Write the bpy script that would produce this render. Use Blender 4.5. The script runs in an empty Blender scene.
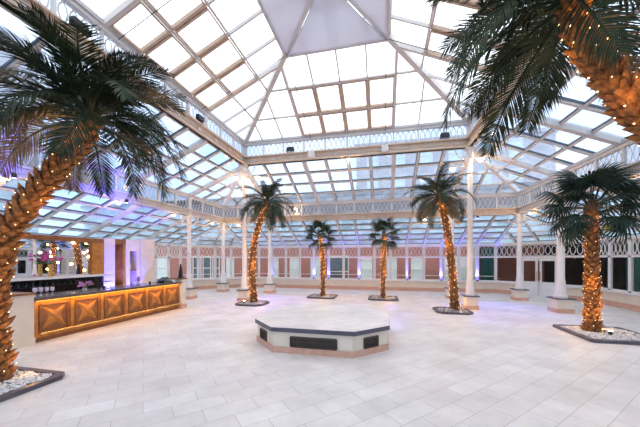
import bpy, bmesh, math, random
from mathutils import Vector, Matrix
random.seed(7)
R = math.radians
S = bpy.context.scene
COL = S.collection

# ---------------------------------------------------------------- camera
cam_d = bpy.data.cameras.new('camera')
cam = bpy.data.objects.new('camera', cam_d); COL.objects.link(cam)
cam.location = (0, 0, 2.0)
cam.rotation_euler = (R(90), 0, R(12.7))
cam_d.sensor_width = 36; cam_d.lens = 280/640*36
cam_d.shift_y = 45.5/640
cam_d.clip_start = 0.05; cam_d.clip_end = 400
S.camera = cam

# ---------------------------------------------------------------- sky, exposure
S.view_settings.view_transform = 'Standard'; S.view_settings.look = 'None'
S.view_settings.gamma = 1; S.view_settings.use_curve_mapping = False
S.view_settings.exposure = 0.36
wd = bpy.data.worlds.new('sky'); S.world = wd; wd.use_nodes = True
nt = wd.node_tree; nt.nodes.clear()
wo = nt.nodes.new('ShaderNodeOutputWorld'); bg = nt.nodes.new('ShaderNodeBackground')
tc = nt.nodes.new('ShaderNodeTexCoord'); nz = nt.nodes.new('ShaderNodeTexNoise'); cr = nt.nodes.new('ShaderNodeValToRGB')
nz.inputs['Scale'].default_value = 2.2; nz.inputs['Detail'].default_value = 5
cr.color_ramp.elements[0].position = .36; cr.color_ramp.elements[0].color = (0.34, 0.52, 0.86, 1)
cr.color_ramp.elements[1].position = .60; cr.color_ramp.elements[1].color = (0.80, 0.80, 0.88, 1)
nt.links.new(tc.outputs['Generated'], nz.inputs['Vector']); nt.links.new(nz.outputs['Fac'], cr.inputs['Fac'])
# broken blue-grey cloud low down, thick bright overcast overhead
sx = nt.nodes.new('ShaderNodeSeparateXYZ'); hr = nt.nodes.new('ShaderNodeMapRange'); hm = nt.nodes.new('ShaderNodeMix'); hm.data_type = 'RGBA'
hr.inputs['From Min'].default_value = .32; hr.inputs['From Max'].default_value = .56; hr.interpolation_type = 'SMOOTHSTEP'
nt.links.new(tc.outputs['Generated'], sx.inputs[0]); nt.links.new(sx.outputs['Z'], hr.inputs['Value']); nt.links.new(hr.outputs[0], hm.inputs[0])
nt.links.new(cr.outputs['Color'], hm.inputs[6]); hm.inputs[7].default_value = (1.0, 1.02, 1.06, 1)
nt.links.new(hm.outputs[2], bg.inputs['Color']); bg.inputs['Strength'].default_value = 1.9
nt.links.new(bg.outputs[0], wo.inputs[0])

# ---------------------------------------------------------------- materials
def mat(name, col, rough=.5, metal=0, var=0, vscale=4, spec=.5, bump=0, bscale=30, emit=None, estr=0, ramp=None):
    m = bpy.data.materials.new(name); m.use_nodes = True
    t = m.node_tree; b = t.nodes['Principled BSDF']
    b.inputs['Roughness'].default_value = rough; b.inputs['Metallic'].default_value = metal
    b.inputs['Specular IOR Level'].default_value = spec
    tcn = t.nodes.new('ShaderNodeTexCoord')
    n = t.nodes.new('ShaderNodeTexNoise'); n.inputs['Scale'].default_value = vscale; n.inputs['Detail'].default_value = 4
    t.links.new(tcn.outputs['Object'], n.inputs['Vector'])
    r = t.nodes.new('ShaderNodeValToRGB')
    lo = [max(0, c*(1-var)) for c in col]; hi = [min(1, c*(1+var)) for c in col]
    if ramp: lo, hi = ramp
    r.color_ramp.elements[0].position = .3; r.color_ramp.elements[0].color = (*lo, 1)
    r.color_ramp.elements[1].position = .7; r.color_ramp.elements[1].color = (*hi, 1)
    t.links.new(n.outputs['Fac'], r.inputs['Fac']); t.links.new(r.outputs['Color'], b.inputs['Base Color'])
    if bump:
        n2 = t.nodes.new('ShaderNodeTexNoise'); n2.inputs['Scale'].default_value = bscale
        t.links.new(tcn.outputs['Object'], n2.inputs['Vector'])
        bp = t.nodes.new('ShaderNodeBump'); bp.inputs['Strength'].default_value = bump; bp.inputs['Distance'].default_value = .02
        t.links.new(n2.outputs['Fac'], bp.inputs['Height']); t.links.new(bp.outputs[0], b.inputs['Normal'])
    if emit:
        b.inputs['Emission Color'].default_value = (*emit, 1); b.inputs['Emission Strength'].default_value = estr
    return m

def brickmat(name, c1, c2, mortar, w, h, ms, rot=0, rough=.6, plane='XY', bias=0, spec=.5, veins=False):
    m = bpy.data.materials.new(name); m.use_nodes = True
    t = m.node_tree; b = t.nodes['Principled BSDF']; b.inputs['Roughness'].default_value = rough
    b.inputs['Specular IOR Level'].default_value = spec
    tcn = t.nodes.new('ShaderNodeTexCoord'); mp = t.nodes.new('ShaderNodeMapping')
    if plane == 'XY': mp.inputs['Rotation'].default_value = (0, 0, rot)
    elif plane == 'XZ': mp.inputs['Rotation'].default_value = (R(-90), 0, 0)
    else: mp.inputs['Rotation'].default_value = (R(-90), 0, R(-90))
    t.links.new(tcn.outputs['Object'], mp.inputs['Vector'])
    br = t.nodes.new('ShaderNodeTexBrick')
    br.inputs['Scale'].default_value = 1; br.inputs['Brick Width'].default_value = w; br.inputs['Row Height'].default_value = h
    br.inputs['Mortar Size'].default_value = ms; br.inputs['Mortar Smooth'].default_value = .1; br.inputs['Bias'].default_value = bias
    br.inputs['Color1'].default_value = (*c1, 1); br.inputs['Color2'].default_value = (*c2, 1); br.inputs['Mortar'].default_value = (*mortar, 1)
    t.links.new(mp.outputs[0], br.inputs['Vector'])
    src = br.outputs['Color']
    if veins:
        n = t.nodes.new('ShaderNodeTexNoise'); n.inputs['Scale'].default_value = 1.1; n.inputs['Detail'].default_value = 8
        n.inputs['Roughness'].default_value = .65
        t.links.new(tcn.outputs['Object'], n.inputs['Vector'])
        r = t.nodes.new('ShaderNodeValToRGB'); r.color_ramp.elements[0].position = .35; r.color_ramp.elements[0].color = (.80, .79, .79, 1)
        r.color_ramp.elements[1].position = .65; r.color_ramp.elements[1].color = (1, 1, 1, 1)
        t.links.new(n.outputs['Fac'], r.inputs['Fac'])
        mx = t.nodes.new('ShaderNodeMix'); mx.data_type = 'RGBA'; mx.blend_type = 'MULTIPLY'; mx.inputs[0].default_value = 1
        t.links.new(src, mx.inputs[6]); t.links.new(r.outputs['Color'], mx.inputs[7]); src = mx.outputs[2]
    t.links.new(src, b.inputs['Base Color'])
    return m

def glassmat(name, tint, dirt_glow, dirt_glow_col, gloss_ior=1.35):
    m = bpy.data.materials.new(name); m.use_nodes = True
    t = m.node_tree; t.nodes.clear()
    o = t.nodes.new('ShaderNodeOutputMaterial'); tr = t.nodes.new('ShaderNodeBsdfTransparent'); gl = t.nodes.new('ShaderNodeBsdfGlossy')
    df = t.nodes.new('ShaderNodeBsdfDiffuse'); tl = t.nodes.new('ShaderNodeBsdfTranslucent')
    tr.inputs['Color'].default_value = (*tint, 1); gl.inputs['Roughness'].default_value = .03
    df.inputs['Color'].default_value = (*dirt_glow_col, 1); tl.inputs['Color'].default_value = (*dirt_glow_col, 1)
    fr = t.nodes.new('ShaderNodeFresnel'); fr.inputs['IOR'].default_value = gloss_ior
    m1 = t.nodes.new('ShaderNodeMixShader'); m2 = t.nodes.new('ShaderNodeMixShader'); m3 = t.nodes.new('ShaderNodeMixShader')
    t.links.new(fr.outputs[0], m1.inputs[0]); t.links.new(tr.outputs[0], m1.inputs[1]); t.links.new(gl.outputs[0], m1.inputs[2])
    m2.inputs[0].default_value = .75
    t.links.new(df.outputs[0], m2.inputs[1]); t.links.new(tl.outputs[0], m2.inputs[2])
    # streaky dirt on the pane; on the roofs it also paints sky brightness
    tcn = t.nodes.new('ShaderNodeTexCoord'); n = t.nodes.new('ShaderNodeTexNoise'); n.inputs['Scale'].default_value = 1.7; n.inputs['Detail'].default_value = 6
    t.links.new(tcn.outputs['Object'], n.inputs['Vector'])
    mr = t.nodes.new('ShaderNodeMapRange'); mr.inputs['From Min'].default_value = .3; mr.inputs['From Max'].default_value = .7
    mr.inputs['To Min'].default_value = dirt_glow*.5; mr.inputs['To Max'].default_value = dirt_glow*1.5
    t.links.new(n.outputs['Fac'], mr.inputs['Value']); t.links.new(mr.outputs[0], m3.inputs[0])
    t.links.new(m1.outputs[0], m3.inputs[1]); t.links.new(m2.outputs[0], m3.inputs[2]); t.links.new(m3.outputs[0], o.inputs[0])
    return m

def clothmat(name, col):
    m = bpy.data.materials.new(name); m.use_nodes = True
    t = m.node_tree; t.nodes.clear(); o = t.nodes.new('ShaderNodeOutputMaterial')
    df = t.nodes.new('ShaderNodeBsdfDiffuse'); tl = t.nodes.new('ShaderNodeBsdfTranslucent'); mx = t.nodes.new('ShaderNodeMixShader')
    tcn = t.nodes.new('ShaderNodeTexCoord'); n = t.nodes.new('ShaderNodeTexNoise'); n.inputs['Scale'].default_value = .8
    r = t.nodes.new('ShaderNodeValToRGB'); r.color_ramp.elements[0].color = (*[c*.93 for c in col], 1); r.color_ramp.elements[1].color = (*col, 1)
    t.links.new(tcn.outputs['Object'], n.inputs['Vector']); t.links.new(n.outputs['Fac'], r.inputs['Fac'])
    t.links.new(r.outputs[0], df.inputs[0]); t.links.new(r.outputs[0], tl.inputs[0])
    mx.inputs[0].default_value = .55
    t.links.new(df.outputs[0], mx.inputs[1]); t.links.new(tl.outputs[0], mx.inputs[2]); t.links.new(mx.outputs[0], o.inputs[0])
    return m

def emitmat(name, col, s):
    m = bpy.data.materials.new(name); m.use_nodes = True
    b = m.node_tree.nodes['Principled BSDF']; b.inputs['Base Color'].default_value = (*col, 1)
    b.inputs['Emission Color'].default_value = (*col, 1); b.inputs['Emission Strength'].default_value = s
    return m

M = dict(
    floor=brickmat('floor_stone', (.81, .72, .675), (.88, .80, .755), (.56, .49, .46), .66, .33, .004, R(-45), .48, veins=True, spec=.4),
    white=mat('white_paint', (.79, .77, .76), .45, var=.04),
    steel=mat('cream_steel', (.67, .63, .61), .45, var=.05),
    beam=mat('cream_beam_warm_lit', (.70, .57, .46), .5, var=.08),  # cream beam; the tan of warm lamp light is put into its colour
    vent=mat('tan_vent_frame', (.56, .41, .31), .5, var=.12),
    gutter=mat('gutter_grey', (.55, .55, .57), .5, var=.06),
    sash=mat('dark_sash_gasket', (.10, .13, .17), .5, var=.1),
    cream=mat('cream_stone', (.78, .69, .58), .5, var=.05, vscale=3),
    pink=mat('pink_marble', (.64, .38, .28), .35, var=.1, vscale=9),
    cap=mat('dark_stone_cap', (.09, .09, .12), .35, var=.2),
    dark=mat('black_metal', (.02, .02, .025), .4, var=.2),
    blackcloth=mat('black_card', (.015, .015, .02), .7, var=.2),
    brown=mat('dark_bronze_grille', (.06, .035, .02), .45, var=.3),
    wood=mat('oak_panel', (.48, .21, .055), .35, vscale=7, ramp=((.36, .13, .02), (.58, .25, .045)), bump=.15, bscale=40),
    wooddk=mat('walnut_panel', (.26, .10, .03), .4, vscale=6, var=.25),
    brass=mat('brass', (.80, .52, .18), .25, metal=1, var=.08),
    counter=mat('dark_granite', (.10, .085, .09), .18, var=.4, vscale=60),
    mirror=mat('mirror_glass', (.86, .90, .93), .02, metal=1),
    bark=mat('palm_bark', (.42, .18, .05), .75, vscale=12, ramp=((.10, .032, .008), (.50, .20, .05)), bump=.6, bscale=25),
    barkdk=mat('palm_trunk_core', (.13, .06, .025), .85, vscale=14, var=.4),
    leaf=mat('palm_leaf', (.035, .065, .035), .55, spec=.25, vscale=5, ramp=((.008, .020, .010), (.040, .060, .026))),
    leaflit=mat('palm_leaf_warm_lit', (.14, .10, .045), .55, vscale=5, ramp=((.06, .055, .025), (.22, .14, .06))),  # green leaf with the brown of warm lamp light put into the colour
    fanleaf=mat('fan_leaf', (.03, .07, .05), .5, spec=.25, vscale=5, ramp=((.006, .020, .015), (.028, .055, .035))),
    rachis=mat('leaf_stalk', (.22, .20, .07), .5, var=.2),
    kerb=mat('planter_kerb', (.10, .085, .10), .4, var=.25),
    gravel=mat('white_gravel', (.70, .68, .67), .7, vscale=30, ramp=((.45, .44, .45), (.92, .90, .89)), bump=.6, bscale=50),
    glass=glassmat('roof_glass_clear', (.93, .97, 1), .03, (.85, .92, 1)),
    glassb=glassmat('roof_glass_dust_glow', (.50, .72, .88), .40, (.50, .72, .90)),  # film of dust plus sky brightness put into the colour
    glassm=glassmat('roof_glass_mid', (.62, .75, .88), .24, (.58, .70, .84)),  # pale film also carries sky brightness painted into the pane
    glassf=glassmat('frieze_glass', (.38, .43, .48), .10, (.4, .44, .48)),
    pane=glassmat('window_glass', (.93, .97, .98), .02, (.8, .9, 1), 1.2),
    cloth=clothmat('white_canvas', (.76, .75, .80)),
    brickY=brickmat('red_brick_facade', (.34, .10, .075), (.44, .16, .12), (.46, .32, .28), .22, .075, .008, plane='XZ', rough=.85),
    brickX=brickmat('red_brick_side', (.64, .46, .44), (.70, .54, .52), (.7, .62, .6), .22, .075, .008, plane='YZ', rough=.85),
    stucco=mat('pale_stucco', (.52, .48, .50), .8, var=.06),
    bwin=mat('building_window_glass', (.10, .14, .16), .12, var=.3),
    curtain=mat('net_curtain', (.72, .84, .82), .8, var=.1, vscale=8),
    teal=mat('teal_curtain', (.03, .16, .13), .8, var=.3, vscale=10),
    corridor=mat('brown_corridor_wall', (.055, .042, .036), .7, var=.2),
    beige=mat('beige_wall', (.62, .54, .42), .7, var=.05),
    paving=mat('courtyard_paving', (.30, .29, .30), .8, var=.1),
    roofdk=mat('slate_roof', (.16, .16, .19), .6, var=.2),
    bulb=emitmat('warm_bulb', (1, .66, .30), 4),
    lampg=emitmat('lamp_bulb', (1, .70, .36), 30),
    led=emitmat('amber_led', (1, .45, .06), 2.5),
    blue=emitmat('blue_led', (.15, .12, 1), 18),
    wire=mat('copper_wire', (.30, .16, .07), .4, metal=.5),
    magenta=mat('magenta_petal', (.80, .06, .42), .5, var=.2, vscale=20),
    pinkp=mat('pink_petal', (.75, .30, .62), .5, var=.2, vscale=20),
    stem=mat('flower_stem', (.10, .22, .05), .5, var=.2),
    gold=mat('gold_vase', (.70, .42, .12), .3, metal=.7, var=.3, vscale=25),
    grey=mat('grey_speaker', (.60, .58, .58), .5, var=.05),
    bottle=mat('dark_bottle_glass', (.02, .035, .03), .1, var=.3),
    paper=mat('white_paper', (.82, .82, .86), .6, var=.03),
    tumbler=mat('frosted_glass', (.78, .66, .80), .15, var=.05),
)

# ---------------------------------------------------------------- helpers
ORG = {}
class MB:
    def __init__(s): s.v = []; s.f = []
    def add(s, vs, fs):
        n = len(s.v); s.v += [Vector(v) for v in vs]; s.f += [tuple(i+n for i in f) for f in fs]; return s
    def box(s, x0, x1, y0, y1, z0, z1):
        return s.add([(x0,y0,z0),(x1,y0,z0),(x1,y1,z0),(x0,y1,z0),(x0,y0,z1),(x1,y0,z1),(x1,y1,z1),(x0,y1,z1)],
                     [(0,3,2,1),(4,5,6,7),(0,1,5,4),(1,2,6,5),(2,3,7,6),(3,0,4,7)])
    def bar(s, a, b, w, h, up=(0,0,1)):
        a = Vector(a); b = Vector(b); d = (b-a)
        if d.length < 1e-6: return s
        d.normalize(); up = Vector(up)
        x = d.cross(up)
        if x.length < 1e-4: x = d.cross(Vector((1,0,0)))
        x.normalize(); y = x.cross(d).normalized()
        vs = []
        for p in (a, b):
            for sx, sy in ((-1,-1),(1,-1),(1,1),(-1,1)): vs.append(p + x*(sx*w/2) + y*(sy*h/2))
        return s.add(vs, [(0,1,2,3),(7,6,5,4),(0,4,5,1),(1,5,6,2),(2,6,7,3),(3,7,4,0)])
    def tube(s, pts, rad, n=8, cap=True):
        pts = [Vector(p) for p in pts]
        if not hasattr(rad, '__len__'): rad = [rad]*len(pts)
        base = len(s.v); ref = Vector((0.13, 1, 0.07)).normalized()
        for i, p in enumerate(pts):
            d = (pts[min(i+1, len(pts)-1)] - pts[max(i-1, 0)]).normalized()
            x = d.cross(ref)
            if x.length < .05: x = d.cross(Vector((1,0,0)))
            x.normalize(); y = d.cross(x)
            for k in range(n):
                a = 2*math.pi*k/n
                s.v.append(p + (x*math.cos(a) + y*math.sin(a))*rad[i])
        for i in range(len(pts)-1):
            for k in range(n):
                k2 = (k+1) % n
                s.f.append((base+i*n+k, base+i*n+k2, base+(i+1)*n+k2, base+(i+1)*n+k))
        if cap:
            s.f.append(tuple(base+k for k in range(n))[::-1]); s.f.append(tuple(base+(len(pts)-1)*n+k for k in range(n)))
        return s
    def lathe(s, c, prof, n=16):
        c = Vector(c)
        base = len(s.v)
        for r, z in prof:
            for k in range(n):
                a = 2*math.pi*(k+.5)/n; s.v.append(c + Vector((r*math.cos(a), r*math.sin(a), z)))
        m = len(prof)
        for i in range(m-1):
            for k in range(n):
                k2 = (k+1) % n; s.f.append((base+i*n+k, base+i*n+k2, base+(i+1)*n+k2, base+(i+1)*n+k))
        s.f.append(tuple(base+k for k in range(n))[::-1]); s.f.append(tuple(base+(m-1)*n+k for k in range(n)))
        return s
    def prism(s, poly, z0, z1):
        n = len(poly)
        vs = [(x,y,z0) for x,y in poly] + [(x,y,z1) for x,y in poly]
        fs = [tuple(range(n))[::-1], tuple(range(n, 2*n))] + [(i,(i+1)%n,n+(i+1)%n,n+i) for i in range(n)]
        return s.add(vs, fs)
    def frustum(s, poly0, z0, poly1, z1):
        n = len(poly0)
        vs = [(x,y,z0) for x,y in poly0] + [(x,y,z1) for x,y in poly1]
        fs = [tuple(range(n))[::-1], tuple(range(n, 2*n))] + [(i,(i+1)%n,n+(i+1)%n,n+i) for i in range(n)]
        return s.add(vs, fs)
    def poly(s, pts):
        return s.add(pts, [tuple(range(len(pts)))])
    def ball(s, c, r, n=8, m=6, sz=1):
        prof = [(max(.001, r*math.sin(math.pi*i/m)), -r*sz*math.cos(math.pi*i/m)) for i in range(m+1)]
        return s.lathe(c, prof, n)
    def mesh(s, name, m, off=Vector((0,0,0)), smooth=False):
        me = bpy.data.meshes.new(name)
        me.from_pydata([tuple(v-off) for v in s.v], [], s.f)
        me.materials.append(m); me.update()
        if smooth:
            me.polygons.foreach_set('use_smooth', [True]*len(me.polygons))
            try: me.set_sharp_from_angle(angle=R(35))
            except Exception: pass
        return me
    def build(s, name, m, parent=None, smooth=False, org=None, bevel=0, local=False):
        if local: off = Vector((0,0,0)); loc = Vector((0,0,0))
        elif parent is not None: off = ORG[parent.name]; loc = Vector((0,0,0))
        else:
            if org is None:
                xs = [v.x for v in s.v]; ys = [v.y for v in s.v]; zs = [v.z for v in s.v]
                org = ((min(xs)+max(xs))/2, (min(ys)+max(ys))/2, min(zs))
            off = Vector(org); loc = off
        o = bpy.data.objects.new(name, s.mesh(name, m, off, smooth)); COL.objects.link(o)
        o.location = loc; o.parent = parent; ORG[o.name] = off
        if bevel:
            b = o.modifiers.new('bevel', 'BEVEL'); b.width = bevel; b.segments = 2; b.limit_method = 'ANGLE'
        return o

def tag(o, label=None, cat=None, group=None, kind=None):
    if label: o['label'] = label
    if cat: o['category'] = cat
    if group: o['group'] = group
    if kind: o['kind'] = kind
    return o
def empty(name, loc, label=None, cat=None, group=None, kind=None, parent=None):
    o = bpy.data.objects.new(name, None); COL.objects.link(o); o.location = loc; o.empty_display_size = .1
    ORG[o.name] = Vector(loc)
    return tag(o, label, cat, group, kind)
def light(name, kind, loc, energy, col, parent, target=None, size=.05, spot=60, blend=.6):
    d = bpy.data.lights.new(name, kind); d.energy = energy; d.color = col
    if kind in ('POINT', 'SPOT'): d.shadow_soft_size = size
    if kind == 'SPOT': d.spot_size = R(spot); d.spot_blend = blend
    if kind == 'AREA': d.shape = 'RECTANGLE'; d.size = size[0]; d.size_y = size[1]
    o = bpy.data.objects.new(name, d); COL.objects.link(o)
    off = ORG[parent.name] if parent is not None else Vector((0,0,0))
    o.parent = parent; o.location = Vector(loc)-off
    if target is not None:
        o.rotation_euler = (Vector(target)-Vector(loc)).to_track_quat('-Z', 'Y').to_euler()
    return o
def clone(o, parent=None):
    c = o.copy(); COL.objects.link(c)
    if parent is not None: c.parent = parent
    for ch in list(KIDS.get(o.name, [])): clone(ch, c)
    return c
KIDS = {}

# ---------------------------------------------------------------- plan of the building (metres)
WL, WR, WB, WF = -12.6, 9.5, 18.4, -3.8          # outer wall
OL, OR, OB, OF = -9.57, 6.48, 15.45, -.75        # outer ring of columns
IL, IR, IB, IF = -6.52, 3.42, 12.35, 2.35        # inner ring of columns
CX, CY = -1.55, 7.35
APEX = Vector((CX, CY, 9.83))

# ---------------------------------------------------------------- floor, ground
OCT = [(WL,OF),(WL,OB),(OL,WB),(OR,WB),(WR,OB),(WR,OF),(OR,WF),(OL,WF)]
tag(MB().prism(OCT[::-1], -.2, 0).build('floor', M['floor'], org=(0,0,0)), 'pale stone tiled floor laid on the diagonal', 'floor', kind='structure')
tag(MB().box(-60, 50, -40, 70, -.5, -.21).build('ground', M['paving'], org=(0,0,-.5)), 'grey courtyard paving around the glasshouse', 'ground', kind='structure')

# ---------------------------------------------------------------- roof slopes
def slope(name, A, B, up, V, offA, offB, cols, rows, gmat, label, rw=.085, rh=.11, sash=True, main=(), vents=None, pw=.06):
    """A-B is the eave, up the unit vector up the slope, V its length; offA/offB: how far the hips lean in."""
    A = Vector(A); B = Vector(B); L = (B-A).length; e = (B-A)/L; up = Vector(up).normalized(); nrm = e.cross(up).normalized()
    if nrm.z < 0: nrm = -nrm
    root = empty(name, tuple(A), label, 'roof', kind='structure')
    P = lambda u, v, d=0: A + e*u + up*v + nrm*d
    def vmax(u):
        r = V
        if offA > 1e-3: r = min(r, u/offA*V)
        if offB > 1e-3: r = min(r, (L-u)/offB*V)
        return r
    # glass
    pts = [P(0,0,.05), P(L,0,.05)]
    if L-offA-offB > .01: pts += [P(L-offB,V,.05), P(offA,V,.05)]
    else: pts += [P(offA,V,.05)]
    MB().poly(pts).build('glass', gmat, root)
    us = [L*i/cols for i in range(1, cols)]
    for i, u in enumerate(us):
        vm = vmax(u)
        if vm < .15: continue
        big = (i+1) in main
        w, h = (rw*1.9, rh*1.8) if big else (rw, rh)
        MB().bar(P(u,0), P(u,vm), w, h, nrm).build('rafter', M['steel'], root)
    for v in rows:
        u0 = offA*v/V; u1 = L-offB*v/V
        if u1-u0 < .2: continue
        MB().bar(P(u0,v,-.01), P(u1,v,-.01), pw, .07, nrm).build('purlin', M['steel'], root)
    if sash:
        sb = MB(); vv = [0]+list(rows)
        if not any(abs(r-V) < 1e-3 for r in rows): vv.append(V)
        ul = [0]+us+[L]
        for i in range(len(ul)-1):
            for j in range(len(vv)-1):
                a, b = ul[i]+rw/2+.02, ul[i+1]-rw/2-.02; c, d = vv[j]+.05, vv[j+1]-.05
                if vmax(a) < d or vmax(b) < d: continue
                q = .02
                for p0, p1 in (((a,c),(b,c)),((a,d),(b,d)),((a,c),(a,d)),((b,c),(b,d))):
                    sb.bar(P(*p0,.03), P(*p1,.03), q, .05, nrm)
        if sb.v: sb.build('pane_gasket', M['sash'], root)
    if vents:
        c0, c1, r0, r1, w = vents
        vv = [0.12]+list(rows)
        ul = [0]+us+[L]
        vb = MB()
        for i in range(c0, c1):
            for j in range(r0, r1):
                a, b = ul[i]+w/2+.02, ul[i+1]-w/2-.02; c, d = vv[j]+.07, vv[j+1]-.07
                if vmax(a) < d or vmax(b) < d: continue
                for p0, p1, ww in (((a,c),(b,c),.03),((a,d),(b,d),.03),((a,c),(a,d),w),((b,c),(b,d),w)):
                    vb.bar(P(*p0,-.03), P(*p1,-.03), ww, .10, nrm)
        if vb.v: vb.build('vent_frame', M['vent'], root)
    return root, P

def ring(x0, x1, y0, y1): return [(x0,y0),(x0,y1),(x1,y1),(x1,y0)]   # FL, BL, BR, FR
side_names = ['left', 'back', 'right', 'front']
# upper hipped roof
zi = 7.55
cor = ring(IL, IR, IF, IB)
rid = 0
ceil_n = [0]
def cname():
    ceil_n[0] += 1
    return 'ceiling' if ceil_n[0] == 1 else 'ceiling.%03d' % (ceil_n[0]-1)
blind_edges = []
for i in range(4):
    A = Vector((*cor[i], zi)); B = Vector((*cor[(i+1) % 4], zi)); mid = (A+B)/2
    up = (APEX-mid); V = up.length; L = (B-A).length
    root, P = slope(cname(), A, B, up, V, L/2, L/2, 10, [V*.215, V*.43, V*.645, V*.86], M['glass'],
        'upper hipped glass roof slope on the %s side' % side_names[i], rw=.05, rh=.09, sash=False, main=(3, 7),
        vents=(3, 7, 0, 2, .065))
hips = []
for i in range(4):
    a = Vector((*cor[i], zi)); MB().bar(a, APEX - (APEX-a).normalized()*.05, .17, .22).build('hip', M['steel']); hips.append(bpy.context.scene.objects[-1] if False else None)
for k, o in enumerate([o for o in COL.objects if o.name.split('.')[0] == 'hip']):
    o.name = 'trim_%d' % (20+k); tag(o, 'cream hip beam climbing from inner corner to the apex, corner %s' % ['front left', 'back left', 'back right', 'front right'][k], 'beam', kind='structure')

# fabric blinds drawn under the top of the upper roof
for i in range(4):
    A = Vector((*cor[i], zi)); B = Vector((*cor[(i+1) % 4], zi)); mid = (A+B)/2
    d = APEX-mid; V = d.length; up = d/V; L = (B-A).length; e = (B-A)/L; n = e.cross(up); n = n if n.z > 0 else -n
    nu, nv = 24, 14; v0, v1 = .645*V, .97*V
    vs = []; fs = []
    for j in range(nv+1):
        t = j/nv; v = v0+(v1-v0)*t; w = (L/2)*(1-v/V); inset = .06+.10*math.sin(math.pi*min(1, t))
        hw = max(.02, w-inset)
        for q in range(nu+1):
            s_ = q/nu*2-1; sag = .14+.05*(1-s_*s_)
            vs.append(A+e*(L/2+s_*hw)+up*v-n*sag)
    for j in range(nv):
        for q in range(nu): fs.append((j*(nu+1)+q, j*(nu+1)+q+1, (j+1)*(nu+1)+q+1, (j+1)*(nu+1)+q))
    c = mid+d*.7
    root = empty('roof_blind', tuple(c), 'white canvas blind drawn under the roof apex, %s' % ['slope above the bar side', 'slope facing the brick facade', 'slope above the glazed doors side', 'slope nearest the entrance'][i], 'blind', 'canvas blinds under the apex')
    o = MB().add(vs, fs).build('canvas', M['cloth'], root, smooth=True)
    sm = o.modifiers.new('thick', 'SOLIDIFY'); sm.thickness = .008
    hw = L/2*(1-.645)
    MB().bar(A+e*(L/2-hw+.05)+up*v0-n*.15, A+e*(L/2+hw-.05)+up*v0-n*.15, .05, .04).build('hem_bar', M['steel'], root)
    for s_ in (-1, 1):
        p = A+e*(L/2+s_*(hw-.12))+up*v0-n*.16
        q = A+e*(L/2+s_*(hw-.12))+up*.05-n*.12
        MB().tube([p, q], .010, 5).build('cord', M['dark'], root)

# middle roof ring
zo = 5.22; zt = 6.5
inner = ring(IL, IR, IF, IB); outer = ring(OL, OR, OF, OB)
for i in range(4):
    A = Vector((*outer[i], zo)); B = Vector((*outer[(i+1) % 4], zo)); C_ = Vector((*inner[i], zt)); D_ = Vector((*inner[(i+1) % 4], zt))
    e = (B-A).normalized(); offA = (C_-A).dot(e); offB = (B-D_).dot(e)
    up = (C_-A)-e*offA; V = up.length
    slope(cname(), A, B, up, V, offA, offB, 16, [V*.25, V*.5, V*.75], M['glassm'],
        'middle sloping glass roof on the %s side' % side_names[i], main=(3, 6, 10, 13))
for k in range(4):
    o = MB().bar((*outer[k], zo), (*inner[k], zt), .13, .2).build('trim_%d' % (24+k), M['white'])
    tag(o, 'white hip beam of the middle roof, corner %s' % ['front left', 'back left', 'back right', 'front right'][k], 'beam', kind='structure')
# lower roof
zb = 2.9; zc = 4.2
for i in range(4):
    A2 = Vector((*OCT[[0, 2, 4, 6][i]], zb)); B2 = Vector((*OCT[[1, 3, 5, 7][i]], zb)); C_ = Vector((*outer[i], zc))
    e = (B2-A2).normalized(); up = (C_-A2); up = up-e*up.dot(e)
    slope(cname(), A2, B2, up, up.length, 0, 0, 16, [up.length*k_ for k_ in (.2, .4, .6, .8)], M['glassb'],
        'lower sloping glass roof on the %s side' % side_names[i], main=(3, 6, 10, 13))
for i in range(4):   # corner triangles
    A2 = Vector((*OCT[[7, 1, 3, 5][i]], zb)); B2 = Vector((*OCT[[0, 2, 4, 6][i]], zb)); T = Vector((*outer[i], zc))
    e = (B2-A2).normalized(); L = (B2-A2).length; up = T-(A2+B2)/2
    slope(cname(), A2, B2, up, up.length, L/2, L/2, 4, [up.length*k_ for k_ in (.2, .4, .6, .8)], M['glassb'],
        'triangular corner of the lower glass roof, %s' % ['front left', 'back left', 'back right', 'front right'][i])
    for w, q in enumerate((A2, B2)):
        o = MB().bar(q, T, .10, .16).build('trim_%d' % (28+i*2+w), M['white'])
        tag(o, 'white hip beam of the lower roof, corner %s, %s of its pair' % (['front left', 'back left', 'back right', 'front right'][i], ['first', 'second'][w]), 'beam', kind='structure')

# ---------------------------------------------------------------- lattice girders
def arcs(mb, O, e, w, z0, z1, r, segs=7, k=5):
    """one ornamental unit: two facing bows and an oval between them"""
    h = (z1-z0)/2; zc_ = (z0+z1)/2
    for s_ in (-1, 1):
        pts = []
        for i in range(segs+1):
            a = -math.pi/2+math.pi*i/segs
            pts.append(O+e*(w/2 - s_*(w/2 - .46*w*math.cos(a)))+Vector((0,0,zc_+h*math.sin(a))))
        mb.tube(pts, r, k, cap=False)
    pts = [O+e*(w/2+.45*w*math.cos(2*math.pi*i/14))+Vector((0,0,zc_+.96*h*math.sin(2*math.pi*i/14))) for i in range(15)]
    mb.tube(pts, r, k, cap=False)

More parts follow.
